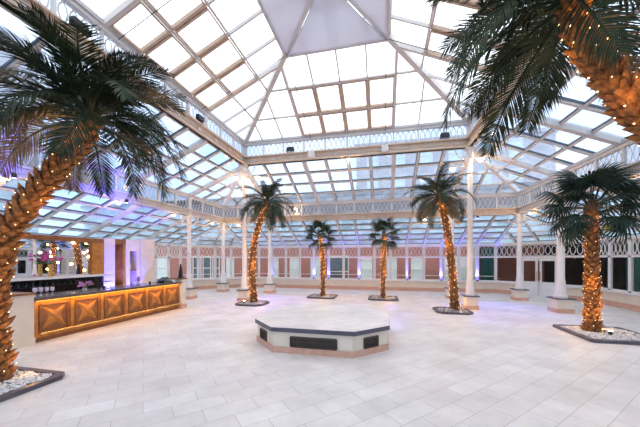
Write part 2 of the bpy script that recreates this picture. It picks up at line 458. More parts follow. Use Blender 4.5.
tn = [0]
def girder(A, B, zb0, zb1, zf1, npan, bm, label, skip=False):
    """beam zb0..zb1 and the glazed lattice frieze zb1..zf1"""
    A = Vector((*A, 0)); B = Vector((*B, 0)); L = (B-A).length; e = (B-A)/L; tn[0] += 1
    root = empty('trim_%d' % tn[0], tuple(A), label, 'girder', kind='structure')
    up = Vector((0,0,1)); H = zb1-zb0
    b = MB(); b.bar(A+up*(zb0+H/2), B+up*(zb0+H/2), .10, H)
    b.bar(A+up*(zb0+.025), B+up*(zb0+.025), .30, .05); b.bar(A+up*(zb1-.025), B+up*(zb1-.025), .34, .05)
    b.bar(A+up*(zb0+H*.45), B+up*(zb0+H*.45), .16, .03)
    b.build('beam', bm, root)
    MB().bar(A+up*(zf1-.03), B+up*(zf1-.03), .16, .09).build('top_rail', M['white'], root)
    MB().bar(A+up*(zf1+.06), B+up*(zf1+.06), .26, .10).build('gutter', M['gutter'], root)
    side = e.cross(up)
    MB().poly([A+up*zb1+side*.0, B+up*zb1, B+up*zf1, A+up*zf1]).build('clerestory_glass', M['glassm'] if bm is M['beam'] and npan == 10 else M['glassf'], root)
    lt = MB(); w = L/npan
    for i in range(npan+1):
        if 0 < i < npan: MB().bar(A+e*w*i+up*zb1, A+e*w*i+up*zf1, .07, .07).build('post', M['white'], root)
        if i < npan:
            for q in range(2): arcs(lt, A+e*(w*i+.06+q*(w-.12)/2), e, (w-.12)/2, zb1+.02, zf1-.08, .016 if zb0 > 5 else .010, 6, 4)
    lt.build('lattice', M['white'], root)
    if bm is M['beam']:
        # rivet plates under the beam at every panel point
        rp = MB()
        for i in range(npan):
            c = A+e*w*(i+.5)+up*(zb0+H*.45); rp.bar(c-e*.07, c+e*.07, .20, .10)
        rp.build('splice_plate', M['steel'], root)
    return root
L4 = ['left', 'back', 'right', 'front']
for i in range(4):
    girder(cor[i], cor[(i+1) % 4], 6.5, 6.87, 7.5, 10, M['beam'], 'cream girder tinted by warm light, with lattice frieze under the upper roof, %s side' % L4[i])
for i in range(4):
    girder(outer[i], outer[(i+1) % 4], 4.17, 4.5, 5.15, 16, M['beam'] if i == 1 else M['steel'], 'girder with lattice frieze on the outer columns, %s side' % L4[i])

# ---------------------------------------------------------------- outer walls
wn = [0]
def window(A, e, w, label, rail=False, dark=False, lattice=True):
    wn[0] += 1; up = Vector((0,0,1)); B = A+e*w
    root = empty('window_%d' % wn[0], tuple(A+up*.66), label, 'window', kind='structure')
    f = MB(); r = .035
    for p in (A+e*r, B-e*r): f.bar(p+up*.66, p+up*2.85, .07, .09)
    for z in (.70, 2.11, 2.80): f.bar(A+up*z, B+up*z, .09, .08)
    f.build('window_frame', M['white'], root)
    MB().poly([A+up*.68, B+up*.68, B+up*2.8, A+up*2.8]).build('window_pane', M['pane'], root)
    if lattice:
        l = MB(); n = max(1, round(w/.5)); ww = (w-.14)/n
        for q in range(n): arcs(l, A+e*(.07+q*ww), e, ww, 2.15, 2.76, .009 if rail else .018, 7, 5)
        l.build('lattice', M['white'], root)
    if rail: MB().bar(A+up*.98, B+up*.98, .04, .035).build('rail', M['white'], root)
    return root

wall_names = ['wall_left', 'wall_back_left', 'wall_back', 'wall_back_right', 'wall_right', 'wall_front_right', 'wall_front', 'wall_front_left']
side_words = ['bar side', 'back left corner', 'back wall', 'glazed door corner', 'right wall', 'front right corner', 'front wall', 'front left corner']
for i in range(8):
    a = Vector((*OCT[i], 0)); b = Vector((*OCT[(i+1) % 8], 0)); L = (b-a).length; e = (b-a)/L; out = Vector((-e.y, e.x, 0))
    up = Vector((0,0,1))
    segs = [(0, L)]
    if i == 3: segs = [(0, L/2-.93), (L/2+.93, L)]
    d = MB(); pl = MB(); cp = MB(); hd = MB()
    for s0, s1 in segs:
        p, q = a+e*s0, a+e*s1
        d.bar(p+up*.31+out*.12, q+up*.31+out*.12, .24, .62)
        pl.bar(p+up*.11-out*.0, q+up*.11-out*.0, .06, .22)
        cp.bar(p+up*.64+out*.02, q+up*.64+out*.02, .36, .05)
    hd.bar(a+up*2.88, b+up*2.88, .16, .10)
    wl = empty(wall_names[i], tuple(a), 'low cream dado wall, %s' % side_words[i], 'wall', kind='structure')
    d.build('dado', M['cream'], wl); pl.build('plinth', M['pink'], wl); cp.build('sill', M['white'], wl); hd.build('wall_plate', M['white'], wl)
    if i in (5, 6, 7):
        n = 4 if i != 6 else 8
    else: n = None
    for s0, s1 in segs:
        k = n or max(1, round((s1-s0)/1.0))
        for j in range(k):
            w = (s1-s0)/k
            window(a+e*(s0+w*j), e, w, 'tall white framed window with lattice top, %s, bay %s of %s' % (side_words[i], ['one','two','three','four','five','six','seven','eight','nine','ten','eleven','twelve','thirteen','fourteen','fifteen','sixteen'][j], k),
                   rail=i in (1, 2))
    if i == 3:
        c = a+e*(L/2)
        dr = empty('door_1', tuple(c), 'white double glazed doors in the back right corner', 'door', kind='structure')
        f = MB(); hw = .93
        for s_ in (-1, 1): f.bar(c+e*(s_*(hw-.06)), c+e*(s_*(hw-.06))+up*2.85, .12, .12)
        f.bar(c-e*hw+up*2.10, c+e*hw+up*2.10, .10, .10); f.bar(c-e*hw+up*2.80, c+e*hw+up*2.80, .10, .08)
        f.bar(c-e*hw+up*.02, c+e*hw+up*.02, .14, .04)
        f.build('door_frame', M['white'], dr)
        l = MB()
        for q in range(3): arcs(l, c-e*.8+e*(q*1.6/3), e, 1.6/3, 2.16, 2.75, .016, 7, 5)
        l.build('lattice', M['white'], dr)
        MB().poly([c-e*.8+up*2.15, c+e*.8+up*2.15, c+e*.8+up*2.76, c-e*.8+up*2.76]).build('fanlight', M['pane'], dr)
        for s_ in (-1, 1):
            l0, l1 = (.01, .80)
            p0, p1 = c+e*(s_*l0), c+e*(s_*l1); m_ = MB()
            m_.bar(p0+e*s_*.08+up*.04, p0+e*s_*.08+up*2.04, .16, .05); m_.bar(p1-e*s_*.07+up*.04, p1-e*s_*.07+up*2.04, .14, .05)
            m_.bar(p0+up*.42, p1+up*.42, .05, .76); m_.bar(p0+up*1.97, p1+up*1.97, .05, .14)
            lf = m_.build('door_leaf', M['white'], dr)
            ORG[lf.name] = ORG[dr.name]
            MB().poly([p0+up*.8, p1+up*.8, p1+up*1.9, p0+up*1.9]).build('door_glass', M['pane'], lf)
            MB().bar(c+e*s_*.07-out*.06+up*.9, c+e*s_*.07-out*.06+up*1.35, .03, .03).build('push_handle', M['brass'], lf)

# ---------------------------------------------------------------- corridor behind the right-hand glazing
tag(MB().prism([(5.7, 22), (5.7, 22.2), (14, 22.2), (14, -1), (13.8, -1), (13.8, 22)], -.2, 2.95).build('wall_corridor', M['corridor'], org=(9, 20, 0)), 'brown corridor wall behind the right hand glazing', 'wall', kind='structure')
tag(MB().box(5.6, 5.72, 18.75, 22, -.2, 2.95).build('wall_corridor_end', M['beige'], org=(5.66, 20, 0)), 'beige end wall of the corridor behind the back glazing', 'wall', kind='structure')
tag(MB().prism([(5.6, 18.75), (5.6, 22.2), (14, 22.2), (14, -1), (9.8, -1), (9.8, 15.6), (6.65, 18.75)], 2.96, 3.1).build('ceiling_corridor', M['beige'], org=(9, 20, 2.96)), 'flat corridor ceiling behind the right hand glazing', 'ceiling', kind='structure')
def curtain(p, q, h, m, label):
    p = Vector((*p, .02)); q = Vector((*q, .02)); L = (q-p).length; e = (q-p)/L; n = Vector((-e.y, e.x, 0)); k = int(L*30)
    pts = [p+e*(L*i/k)+n*(.04*math.sin(i*1.6)) for i in range(k+1)]
    vs = [tuple(v) for v in pts]+[tuple(v+Vector((0,0,h))) for v in pts]; m_ = MB().add(vs, [(i, i+1, k+2+i, k+1+i) for i in range(k)])
    o = m_.build('curtain', m); s_ = o.modifiers.new('thick', 'SOLIDIFY'); s_.thickness = .01
    return tag(o, label, 'curtain')
curtain((6.0, 19.3), (6.9, 19.3), 2.7, M['teal'], 'dark green curtain behind the glazing between rear inner column and doors')
curtain((10.3, 14.8), (10.3, 13.7), 2.7, M['teal'], 'dark green curtain hanging behind the glazing beyond the fan palm')
curtain((10.4, 12.6), (10.4, 12.15), 2.7, M['beige'], 'cream drape behind the glazing near the right picture edge')
rd = empty('reception_desk', (11.0, 12.4, 0), 'grey green desk behind the glazing at the far right', 'desk')
MB().box(10.7, 11.5, 11.2, 13.5, 0, .95).build('desk_body', M['teal'], rd); MB().box(10.6, 11.6, 11.1, 13.6, .95, 1.0).build('desk_top', M['beige'], rd)
cl = empty('corridor_lamp', (12.0, 14.0, 2.955), 'round ceiling lamp inside the corridor', 'lamp')
MB().lathe((12, 14, 2.90), [(.05, 0), (.22, .01), (.22, .05)], 16).build('shade', M['lampg'], cl)
light('corridor_light', 'POINT', (12, 14, 2.6), 14, (1, .7, .45), cl, size=.15)
light('corridor_light', 'POINT', (9.3, 19.5, 2.6), 3, (1, .7, .45), cl, size=.15)

# ---------------------------------------------------------------- surrounding buildings
def building(name, label, x0, x1, y0, y1, h, face, wins, m, z0=-.2, glassm=None, roof=True):
    root = empty(name, ((x0+x1)/2, (y0+y1)/2, z0), label, 'building')
    MB().box(x0, x1, y0, y1, z0, h).build('wall', m, root)
    if roof: MB().box(x0-.2, x1+.2, y0-.2, y1+.2, h, h+.35).build('parapet', M['stucco'], root)
    for (u, w, za, zb_, gm) in wins:
        f = MB(); g = MB(); r = .06
        def bx(mb, ua, ub, z_a, z_b, d0, d1):
            if face == 'Y': mb.box(ua, ub, y0-d1, y0-d0, z_a, z_b)
            elif face == 'X+': mb.box(x1+d0, x1+d1, ua, ub, z_a, z_b)
            else: mb.box(x0-d1, x0-d0, ua, ub, z_a, z_b)
        bx(f, u, u+r, za, zb_, 0, .06); bx(f, u+w-r, u+w, za, zb_, 0, .06); bx(f, u, u+w, za-.06, za+r, 0, .10); bx(f, u, u+w, zb_-r, zb_+.1, 0, .06)
        bx(f, u, u+w, (za+zb_)/2-.03, (za+zb_)/2+.03, 0, .05)
        bx(g, u+r, u+w-r, za+r, zb_-r, .005, .02)
        fo = f.build('window', M['white'], root); ORG[fo.name] = ORG[root.name]; g.build('glazing', gm, fo)
    return root
wins = []
for x0, x1 in ((-12.4, -11.7), (-8.5, -7.9), (-7.0, -6.25), (-5.35, -4.6), (-1.6, -.75), (.25, .95), (1.9, 2.65)):
    wins.append((x0, x1-x0, .55, 1.95, M['curtain']))
wins.append((-3.9, 1.45, .0, 2.15, M['bwin']))
for x0, w_ in ((-15.5, .8), (-14.55, .75), (-13.65, .65)): wins.append((x0, w_, .35, 2.15, M['bwin']))
for x0, w_ in ((-23.5, 1.0), (-21.2, 1.0), (-19, 1.0)): wins.append((x0, w_, .35, 2.15, M['curtain']))
for k in range(17): wins.append((-25.6+k*2.05, .9, 3.9, 5.4, M['bwin']))
br_ = building('brick_building', 'red brick building with pale sash windows behind the back glazing', -27, 10, 20.5, 26, 3.7, 'Y', wins, M['brickY'], roof=False)
MB().box(-27, 10, 20.5, 26, 3.7, 6.6).build('upper_wall', M['stucco'], br_); MB().box(-27.2, 10.2, 20.3, 26, 6.6, 6.9).build('parapet', M['roofdk'], br_)
wins = [(-1.5+k*2.4, 1.1, 8+r_*2.6, 9.6+r_*2.6, M['curtain']) for k in range(6) for r_ in range(2)]
building('tall_block', 'tall pale lilac block rising over the brick building toward the right', -2.5, 14, 27, 36, 12.6, 'Y', wins, M['stucco'])
pc = empty('porch', (6.0, 20.2, 0), 'white porch with glazed doors against the brick building', 'porch')
wins = [(3+k*2.6, 1.2, 3.0+r_*3.2, 4.9+r_*3.2, M['bwin']) for k in range(4) for r_ in range(4)]
building('pale_apartment_block', 'pale block with rows of dark windows seen through the glass above the bar', -27, -17.5, -6, 11, 12.5, 'X+', [(u-6, w, a, b, g) for (u, w, a, b, g) in wins], M['stucco'])
wins = [(-2+k*2.6, 1.2, 4.0+r_*3.2, 5.9+r_*3.2, M['bwin']) for k in range(8) for r_ in range(1)]
building('low_brick_wing', 'low brick wing beyond the right hand roof', 15.5, 24, -4, 30, 6.4, 'X-', wins, M['brickX'])
MB().box(4.0, 5.5, 20.0, 20.45, 0, 2.15).build('porch_box', M['paper'], pc)
MB().box(4.15, 4.75, 19.96, 20.0, .1, 1.5).build('porch_glass', M['curtain'], pc)
MB().box(4.85, 5.4, 19.96, 20.0, .1, 1.5).build('porch_glass', M['curtain'], pc)

# ---------------------------------------------------------------- columns
def column(x, y, top, pw, sr, label):
    root = empty('column', (x, y, 0), label, 'column', 'cast iron roof columns')
    h = pw/2; sq = lambda k: [(x-k,y-k),(x+k,y-k),(x+k,y+k),(x-k,y+k)]
    MB().prism(sq(h+.025), 0, .15).build('pedestal_foot', M['pink'], root)
    MB().prism(sq(h), .15, .50).build('pedestal', M['cream'], root)
    MB().prism(sq(h+.05), .50, .54).build('pedestal_cap', M['cap'], root)
    MB().lathe((x,y,0), [(h*.80, .54), (h*.80, .62), (h*.70, .64), (h*.66, .72), (sr*1.35, .95), (sr*1.15, 1.15), (sr*1.15, 1.2)], 24).build('shaft_base', M['white'], root, smooth=True)
    MB().lathe((x,y,0), [(sr*1.15, 1.2), (sr, 1.24), (sr, top*.55), (sr*1.12, top*.55+.02), (sr*1.12, top*.55+.08), (sr*.95, top*.55+.1), (sr*.92, top-.45)], 24).build('shaft', M['white'], root, smooth=True)
    c = MB(); c.lathe((x,y,0), [(sr*.95, top-.45), (sr*1.3, top-.40), (sr*1.1, top-.34), (sr*1.5, top-.12), (sr*1.7, top-.08)], 24)
    c.prism(sq(sr*1.8), top-.08, top)
    c.build('capital', M['white'], root)
    b = MB()
    for dx, dy in ((1,0),(-1,0),(0,1),(0,-1)):
        pts = [(x+dx*(sr+.45*math.sin(t)), y+dy*(sr+.45*math.sin(t)), top-.02-.45*math.cos(t)) for t in [k*math.pi/2/6 for k in range(7)]]
        b.tube(pts, .022, 5)
    b.build('bracket', M['white'], root)
column(IL, IB, 6.5, .46, .10, 'tall white inner column beside the leaning feathery palm at rear left')
column(IR, IB, 6.5, .46, .10, 'tall white inner column beside the feathery palm at rear right')
column(OL, OB, 4.17, .50, .105, 'white outer column at the rear left corner of the lattice girder')
column(OR, OB, 4.17, .50, .105, 'white outer column in front of the windows left of the double doors')
column(IL, OB, 4.17, .50, .105, 'white outer column seen just right of the rear left palm trunk')
column(IR, OB, 4.17, .50, .105, 'white outer column half hidden behind the rear right feathery palm')
column(OL, IB, 4.17, .50, .105, 'white outer column rising behind the far end of the bar')
column(OR+.08, IB, 4.17, .54, .125, 'white outer column just right of the double doors')
for x, y, t in ((IL, IB, 7.5), (IR, IB, 7.5), (IL, IF, 7.5), (IR, IF, 7.5)):
    o = MB().box(x-.11, x+.11, y-.11, y+.11, 6.5, t+.1).build('trim_%d' % (40+int(x > 0)+2*int(y > 5)), M['steel']); tag(o, 'cream corner post of the upper frieze at %s' % ('rear' if y > 5 else 'front')+(' right' if x > 0 else ' left'), 'post', kind='structure')
for x, y in ((OL, OB), (OR, OB), (OL, IB), (OR, IB), (IL, OB), (IR, OB)):
    o = MB().box(x-.09, x+.09, y-.09, y+.09, 4.17, 5.2).build('trim_%d' % (50+wn[0] % 1), M['white']); o.name = 'trim_%d' % (50+int(x*3+y*7) % 40); tag(o, 'white frieze post above an outer column', 'post', kind='structure')

# ---------------------------------------------------------------- octagonal stage
px0, px1, py0, py1, ch = -3.0, .10, 5.66, 8.76, .70
def octo(g, ch=ch): return [(px0-g+ch,py0-g),(px1+g-ch,py0-g),(px1+g,py0-g+ch),(px1+g,py1+g-ch),(px1+g-ch,py1+g),(px0-g+ch,py1+g),(px0-g,py1+g-ch),(px0-g,py0-g+ch)]
st = empty('octagonal_platform', (-1.45, 7.21, 0), 'low octagonal stone platform with dark edged top in the middle of the floor', 'platform')
MB().prism(octo(.02), 0, .13).build('plinth', M['pink'], st)
MB().prism(octo(0), .13, .45).build('body', M['cream'], st)
MB().prism(octo(.045), .45, .54).build('edge_band', M['cap'], st)
MB().prism(octo(.04), .54, .545).build('top', M['floor'], st)
def grille(c, e, w, z0, z1):
    c = Vector(c); e = Vector(e).normalized(); n = e.cross(Vector((0,0,1))); up = Vector((0,0,1))
    f = MB()
    for z in (z0, z1): f.bar(c-e*w/2+up*z+n*.01, c+e*w/2+up*z+n*.01, .04, .03)
    for s_ in (-1, 1): f.bar(c+e*s_*w/2+up*z0+n*.01, c+e*s_*w/2+up*z1+n*.01, .03, .04)
    k = max(3, int(w/.06))
    for i in range(1, k): f.bar(c-e*w/2+e*w*i/k+up*z0+n*.008, c-e*w/2+e*w*i/k+up*z1+n*.008, .012, .012)
    f.bar(c-e*w/2+up*(z0+z1)/2+n*.008, c+e*w/2+up*(z0+z1)/2+n*.008, .014, .014)
    fo = f.build('vent_grille', M['brown'], st); ORG[fo.name] = ORG[st.name]
    MB().bar(c-e*w/2+up*(z0+z1)/2+n*.002, c+e*w/2+up*(z0+z1)/2+n*.002, .004, z1-z0).build('grille_recess', M['dark'], fo)
grille((-1.42, py0, 0), (1,0,0), .98, .15, .35)
grille((px0+.30, py0+.40, 0), (1,-1,0), .36, .15, .35)
grille((px1-.35, py0+.35, 0), (1,1,0), .38, .15, .35)

# ---------------------------------------------------------------- palms
def interp(path, n):
    P = [Vector(p) for p in path]; P = [P[0]*2-P[1]]+P+[P[-1]*2-P[-2]]; out = []
    segs = len(P)-3
    for i in range(n+1):
        t = i/n*segs; k = min(int(t), segs-1); f = t-k; a, b, c, d = P[k:k+4]
        out.append(.5*((2*b)+(c-a)*f+(2*a-5*b+4*c-d)*f*f+(3*b-a-3*c+d)*f**3))
    return out
def frames(pts):
    fr = []
    for i, p in enumerate(pts):
        d = (pts[min(i+1, len(pts)-1)]-pts[max(i-1, 0)]).normalized(); x = d.cross(Vector((0.1, 1, 0))).normalized(); y = d.cross(x); fr.append((p, d, x, y))
    return fr
def feather(L, droop, nl, rnd, wid=1.0, lf=.26):
    """pinnate frond starting at the origin along +X, bending down"""
    n = 16; pts = []; p = Vector((0,0,0)); a = 0
    for i in range(n+1):
        pts.append(p.copy()); a = -droop*(i/n)**1.25; p = p+Vector((math.cos(a), 0, math.sin(a)))*(L/n)
    m = MB(); m.tube(pts, [.017*(1-i/n*.85) for i in range(n+1)], 4)
    sp = interp(pts, 4*n); K = len(sp)-1
    for i in range(nl):
        t = .14+.86*i/(nl-1); k = min(K-1, int(t*K)); c = sp[k].lerp(sp[k+1], t*K-k); T = (sp[k+1]-sp[k]).normalized()
        ln = L*lf*(.45+.55*math.sin(math.pi*min(1, .18+t*.80)))*(1.0 if t < .93 else .8)
        for s_ in (-1, 1):
            N = T.cross(Vector((0, 1, 0)))  # roughly up
            d = (T*(.55+.5*t)+Vector((0, s_, 0))*.85+N*rnd.uniform(-.10, .30)).normalized()
            g = Vector((0,0,-1)); l = ln*rnd.uniform(.85, 1.1)
            p1 = c+d*l*.5+g*l*.04; p2 = c+d*l+g*l*rnd.uniform(.12, .35); w = T*(.0100*wid)
            b = len(m.v)
            m.v += [c-w*.6, c+w*.6, p1-w, p1+w, p2]; m.f += [(b, b+1, b+3, b+2), (b+2, b+3, b+4)]
    return m
def fan(L, R_, rnd, n=24):
    m = MB(); pts = [Vector((L*i/6, 0, -.10*L*(i/6)**2)) for i in range(7)]
    m.tube(pts, .012, 4); c = pts[-1]
    rings = 6
    for k in range(n):
        a = R(-135+270*k/(n-1)); r = R_*(.78+.22*math.cos(a*.6))*rnd.uniform(.92, 1.05)
        d = Vector((math.cos(a), math.sin(a), .0)); s_ = Vector((-math.sin(a), math.cos(a), 0)); b = len(m.v)
        for j in range(rings+1):
            t = j/rings; w = R_*.042*(math.sin(math.pi*min(1, t*.62+.12))) if t < .99 else .002
            w = max(.002, w*(1-t**3)); q = c+d*(r*t*(1-.22*t*t))+Vector((0,0,.05*t-.95*R_*max(0, t-.3)**1.5*rnd.uniform(.9, 1.15)))
            ridge = .015*(1-t)
            m.v += [q-s_*w, q+Vector((0,0,ridge)), q+s_*w]
        for j in range(rings):
            o = b+j*3; m.f += [(o, o+1, o+4, o+3), (o+1, o+2, o+5, o+4)]
    return m
rg = random.Random(3)
def mesh_of(mb, name, m): return mb.mesh(name, m)
FE = {}
for key, args in dict(up=(1.0, 1.15, 50), mid=(1.0, 1.8, 50), low=(1.0, 1.3, 46), hang=(1.0, .5, 42)).items():
    FE[key] = [mesh_of(feather(args[0], args[1]+.2*q, args[2], rg), 'frond', M['leaf']) for q in range(2)]
FE_lit = {k: [] for k in FE}
for k in FE:
    for me in FE[k]:
        c = me.copy(); c.materials.clear(); c.materials.append(M['leaflit']); FE_lit[k].append(c)
FA = [mesh_of(fan(.50, .50, rg), 'fan_leaf', M['fanleaf']) for _ in range(3)]
bulb_me = MB().ball((0,0,0), 1.0, 6, 4).mesh('bulb', M['bulb'])

def palm(path, r0, r1, kind, crown, nfr, planter, labels, seed, scale_n, sw, bulbs, bulb_r, rows=11, warm_lit=.1, flare=1.25, lamp_e=3, lowest=118):
    rnd = random.Random(seed); base = Vector(path[0])
    px, py, hw, cham = planter
    # planter
    pl = empty('planter', (px, py, 0), labels['planter'], 'planter', 'kerbed palm beds')
    def sq(h, c): return [(px-h+c,py-h),(px+h-c,py-h),(px+h,py-h+c),(px+h,py+h-c),(px+h-c,py+h),(px-h+c,py+h),(px-h,py+h-c),(px-h,py-h+c)]
    o8 = sq(hw, cham); i8 = sq(hw-.10, cham*.8)
    k = MB(); b = 0
    vs = [(x,y,0) for x,y in o8]+[(x,y,.075) for x,y in o8]+[(x,y,.075) for x,y in i8]+[(x,y,0) for x,y in i8]
    fs = []
    for i in range(8):
        j = (i+1) % 8; fs += [(i, j, 8+j, 8+i), (8+i, 8+j, 16+j, 16+i), (16+i, 16+j, 24+j, 24+i), (24+i, 24+j, j, i)]
    k.add(vs, fs).build('kerb', M['kerb'], pl, bevel=.008)
    MB().prism(i8, 0, .05).build('gravel_bed', M['kerb'], pl)
    # loose pebbles
    pb = MB(); npb = 1300 if bulb_r < .0095 else 140
    for _ in range(npb):
        x = rnd.uniform(px-hw+.13, px+hw-.13); y = rnd.uniform(py-hw+.13, py+hw-.13)
        if abs(x-px)+abs(y-py) > 2*(hw-.12)-cham: continue
        if (Vector((x, y, 0))-base).length < r0*1.3: continue
        s_ = rnd.uniform(.016, .032); pb.ball((x, y, .052+s_*.4), s_, 5, 3, .6)
    pbo = pb.build('pebbles', M['gravel'], org=(px, py, .05)); tag(pbo, labels['pebbles'], 'pebbles', kind='stuff')
    # trunk
    pt = empty('palm_tree', tuple(base), labels['palm'], 'palm tree')
    N = 40; sp = interp(path, N)
    rad = [r1+(r0-r1)*(1-i/N)**1.2+(flare-1)*r0*max(0, 1-i/N*6)**2 for i in range(N+1)]
    t = MB().tube(sp, [r*.92 for r in rad], 14); t.build('trunk', M['barkdk'], pt, smooth=True)
    fr = frames(sp); sc = MB(); ln = sum((sp[i+1]-sp[i]).length for i in range(N)); hgt = 1.25*ln*rows/scale_n
    for i in range(scale_n):
        u = (i+.5)/scale_n; k_ = min(N-1, int(u*N)); f = u*N-k_
        p, d, x, y = fr[k_]; p = p.lerp(fr[k_+1][0], f); r = (rad[k_]+(rad[k_+1]-rad[k_])*f)*.90
        a = i*2.39996+rnd.uniform(-.08, .08); o = x*math.cos(a)+y*math.sin(a); s_ = d.cross(o)
        w = sw*rnd.uniform(.9, 1.12)*(.75+.25*rad[k_]/r0); h = hgt*rnd.uniform(.9, 1.15); j = rnd.uniform(.5, 1.7)
        Lp = p+o*r*.95-s_*w*.5; Rp = p+o*r*.95+s_*w*.5; Bp = p+o*(r*.98)-d*h*.55; Tp = p+o*(r+w*.46*j)+d*h*.5; Mp = p+o*(r+w*.30*j)-d*h*.05; Ti = p+o*(r*.9)+d*h*.25
        tw = w*.16
        T1 = Tp-s_*tw; T2 = Tp+s_*tw
        b_ = len(sc.v); sc.v += [Lp, Rp, Bp, T1, T2, Mp, Ti]
        sc.f += [(b_+2, b_+5, b_), (b_+2, b_+1, b_+5), (b_, b_+5, b_+3), (b_+5, b_+1, b_+4), (b_+5, b_+4, b_+3), (b_, b_+3, b_+6), (b_+3, b_+4, b_+6), (b_+4, b_+1, b_+6)]
    sc.build('bark_scales', M['bark'], pt)
    # crown
    top = sp[-1]; axis = fr[-1][1]
    ch_ = MB().lathe(tuple(top), [(rad[-1]*.9, -.12), (rad[-1]*1.25, .0), (rad[-1]*1.15, .14), (rad[-1]*.5, .30)], 10); ch_.build('crown_heart', M['barkdk'], pt)
    for i in range(nfr):
        t_ = (i+.5)/nfr; az = i*2.39996+rnd.uniform(-.15, .15)
        if kind == 'feather':
            el = R(82-lowest*t_**.9)+rnd.uniform(-.12, .12)
            key = 'up' if el > R(35) else 'mid' if el > R(-2) else 'low' if el > R(-22) else 'hang'
            is_lit = rnd.random() < warm_lit*(.3+1.6*t_)  # lower fronds more often get the leaf colour with warm light painted in
            me = (FE_lit if is_lit else FE)[key][i % 2]; s_ = crown*rnd.uniform(.86, 1.08)*(1.0 if el < R(60) else .8)
            if el < R(-22): s_ *= .85
            nm = 'frond'
        else:
            el = R(86-136*t_)+rnd.uniform(-.1, .1); me = FA[i % 3]; s_ = crown*rnd.uniform(.88, 1.1); nm = 'fan_leaf'
        o = bpy.data.objects.new(nm, me); COL.objects.link(o); o.parent = pt
        out = Vector((math.cos(az), math.sin(az), 0))*rad[-1]*.7
        o.location = top+out+Vector((0, 0, .22-.22*t_))-base
        o.rotation_euler = (rnd.uniform(-.5, .5), -el, az); o.scale = (s_, s_, s_)
    # light string
    ls = empty('string_lights', tuple(base), labels['lights'], 'string lights', 'warm string lights wound on palm trunks')
    turns = 17; wp = []; Kp = turns*10
    for i in range(Kp+1):
        u = .01+.98*i/Kp; k_ = min(N-1, int(u*N)); p, d, x, y = fr[k_]; p = p.lerp(fr[k_+1][0], u*N-k_); a = 2*math.pi*turns*i/Kp
        wp.append(p+(x*math.cos(a)+y*math.sin(a))*(rad[k_]*.9+sw*.36))
    MB().tube(wp, .004, 3).build('wire', M['wire'], ls)
    for i in range(bulbs):
        u = .015+.97*(i+.5)/bulbs; k_ = min(N-1, int(u*N)); p, d, x, y = fr[k_]; p = p.lerp(fr[k_+1][0], u*N-k_); a = 2*math.pi*turns*u
        o = bpy.data.objects.new('bulb', bulb_me); COL.objects.link(o); o.parent = ls; o.scale = (bulb_r,)*3
        o.location = p+(x*math.cos(a)+y*math.sin(a))*(rad[k_]*.9+sw*.36+.01)-base
    for i in range(8):
        u = (i+.5)/8; k_ = min(N-1, int(u*N)); p, d, x, y = fr[k_]; a = i*2.4+4.0
        light('bulb_glow', 'POINT', p+(x*math.cos(a)+y*math.sin(a))*(rad[k_]+sw*.9+.10), lamp_e, (1, .50, .14), ls, size=.06)
    # uplight in the bed
    return pt

def uplight(loc, target, col, e, label, m, spot=60, group=None):
    x, y, z = loc
    root = empty('uplight', loc, label, 'lamp', group)
    MB().lathe((x,y,z), [(.05, 0), (.05, .02), (.02, .03), (.02, .05)], 10).build('stand', M['dark'], root)
    MB().lathe((x,y,z), [(.045, .05), (.055, .12)], 12).build('housing', M['dark'], root)
    MB().lathe((x,y,z), [(.045, .121), (.045, .124)], 12).build('lens', m, root)
    light('beam_light', 'SPOT', (x, y, z+.14), e, col, root, target, .04, spot)
    return root

palm([(-6.08, 3.22, .05), (-6.14, 3.23, 0.78), (-6.12, 3.23, 1.5), (-6.05, 3.29, 2.15), (-5.86, 3.38, 2.66), (-5.60, 3.55, 3.2), (-5.28, 3.73, 3.75), (-4.98, 3.89, 4.36)],
     .18, .125, 'feather', 1.72, 46, (-5.9, 3.02, .70, .12),
     dict(planter='kerbed bed of the big palm in the near left corner, below the bar end', pebbles='white pebbles around the big near left trunk', palm='largest leaning feathery palm at the near left, before the bar', lights='warm string lights on the thick trunk at the near left'),
     11, 280, .165, 96, .008, rows=8, warm_lit=.25, lamp_e=2.6, lowest=88)
palm([(2.75, 3.27, 0.05), (2.79, 3.28, 1.34), (2.78, 3.29, 2.36), (2.64, 3.32, 3.08), (2.45, 3.36, 3.44), (2.31, 3.41, 3.74), (2.14, 3.45, 4.05), (2.03, 3.51, 4.42), (1.99, 3.54, 4.72)],
     .145, .09, 'feather', 1.62, 42, (2.8, 3.02, .70, .12),
     dict(planter='kerbed bed of the palm that leans in from the near right', pebbles='white pebbles around the near right trunk outside the view', palm='feathery palm leaning in from the upper right edge of the view', lights='warm string lights on the trunk leaning in at the upper right'),
     12, 320, .12, 96, .008, rows=8, warm_lit=.12, lamp_e=1.8, lowest=100)
palm([(-5.71,11.73,.05),(-5.80,11.71,1.5),(-5.67,11.64,2.63),(-5.4,11.6,3.52),(-5.02,11.58,4.40)],
     .145, .10, 'feather', 1.42, 32, (-5.66, 11.48, .63, .20),
     dict(planter='kerbed bed in front of the rear left inner column', pebbles='white pebbles before the rear left inner column', palm='feathery palm leaning right beside the rear left inner column', lights='warm string lights on the palm by the rear left inner column'),
     13, 280, .10, 96, .011, rows=7, warm_lit=.05, lamp_e=7)
palm([(-3.08,14.37,.05),(-3.08,14.37,1.42),(-3.13,14.36,2.47),(-3.23,14.34,3.05)],
     .115, .09, 'fan', 1.0, 20, (-3.1, 14.4, .72, .15),
     dict(planter='kerbed bed at the back, left of the middle', pebbles='white pebbles in the back bed left of the middle', palm='small fan palm at the back, nearer the rear left column', lights='warm string lights on the back left fan palm'),
     14, 220, .085, 80, .011, rows=6, lamp_e=6)
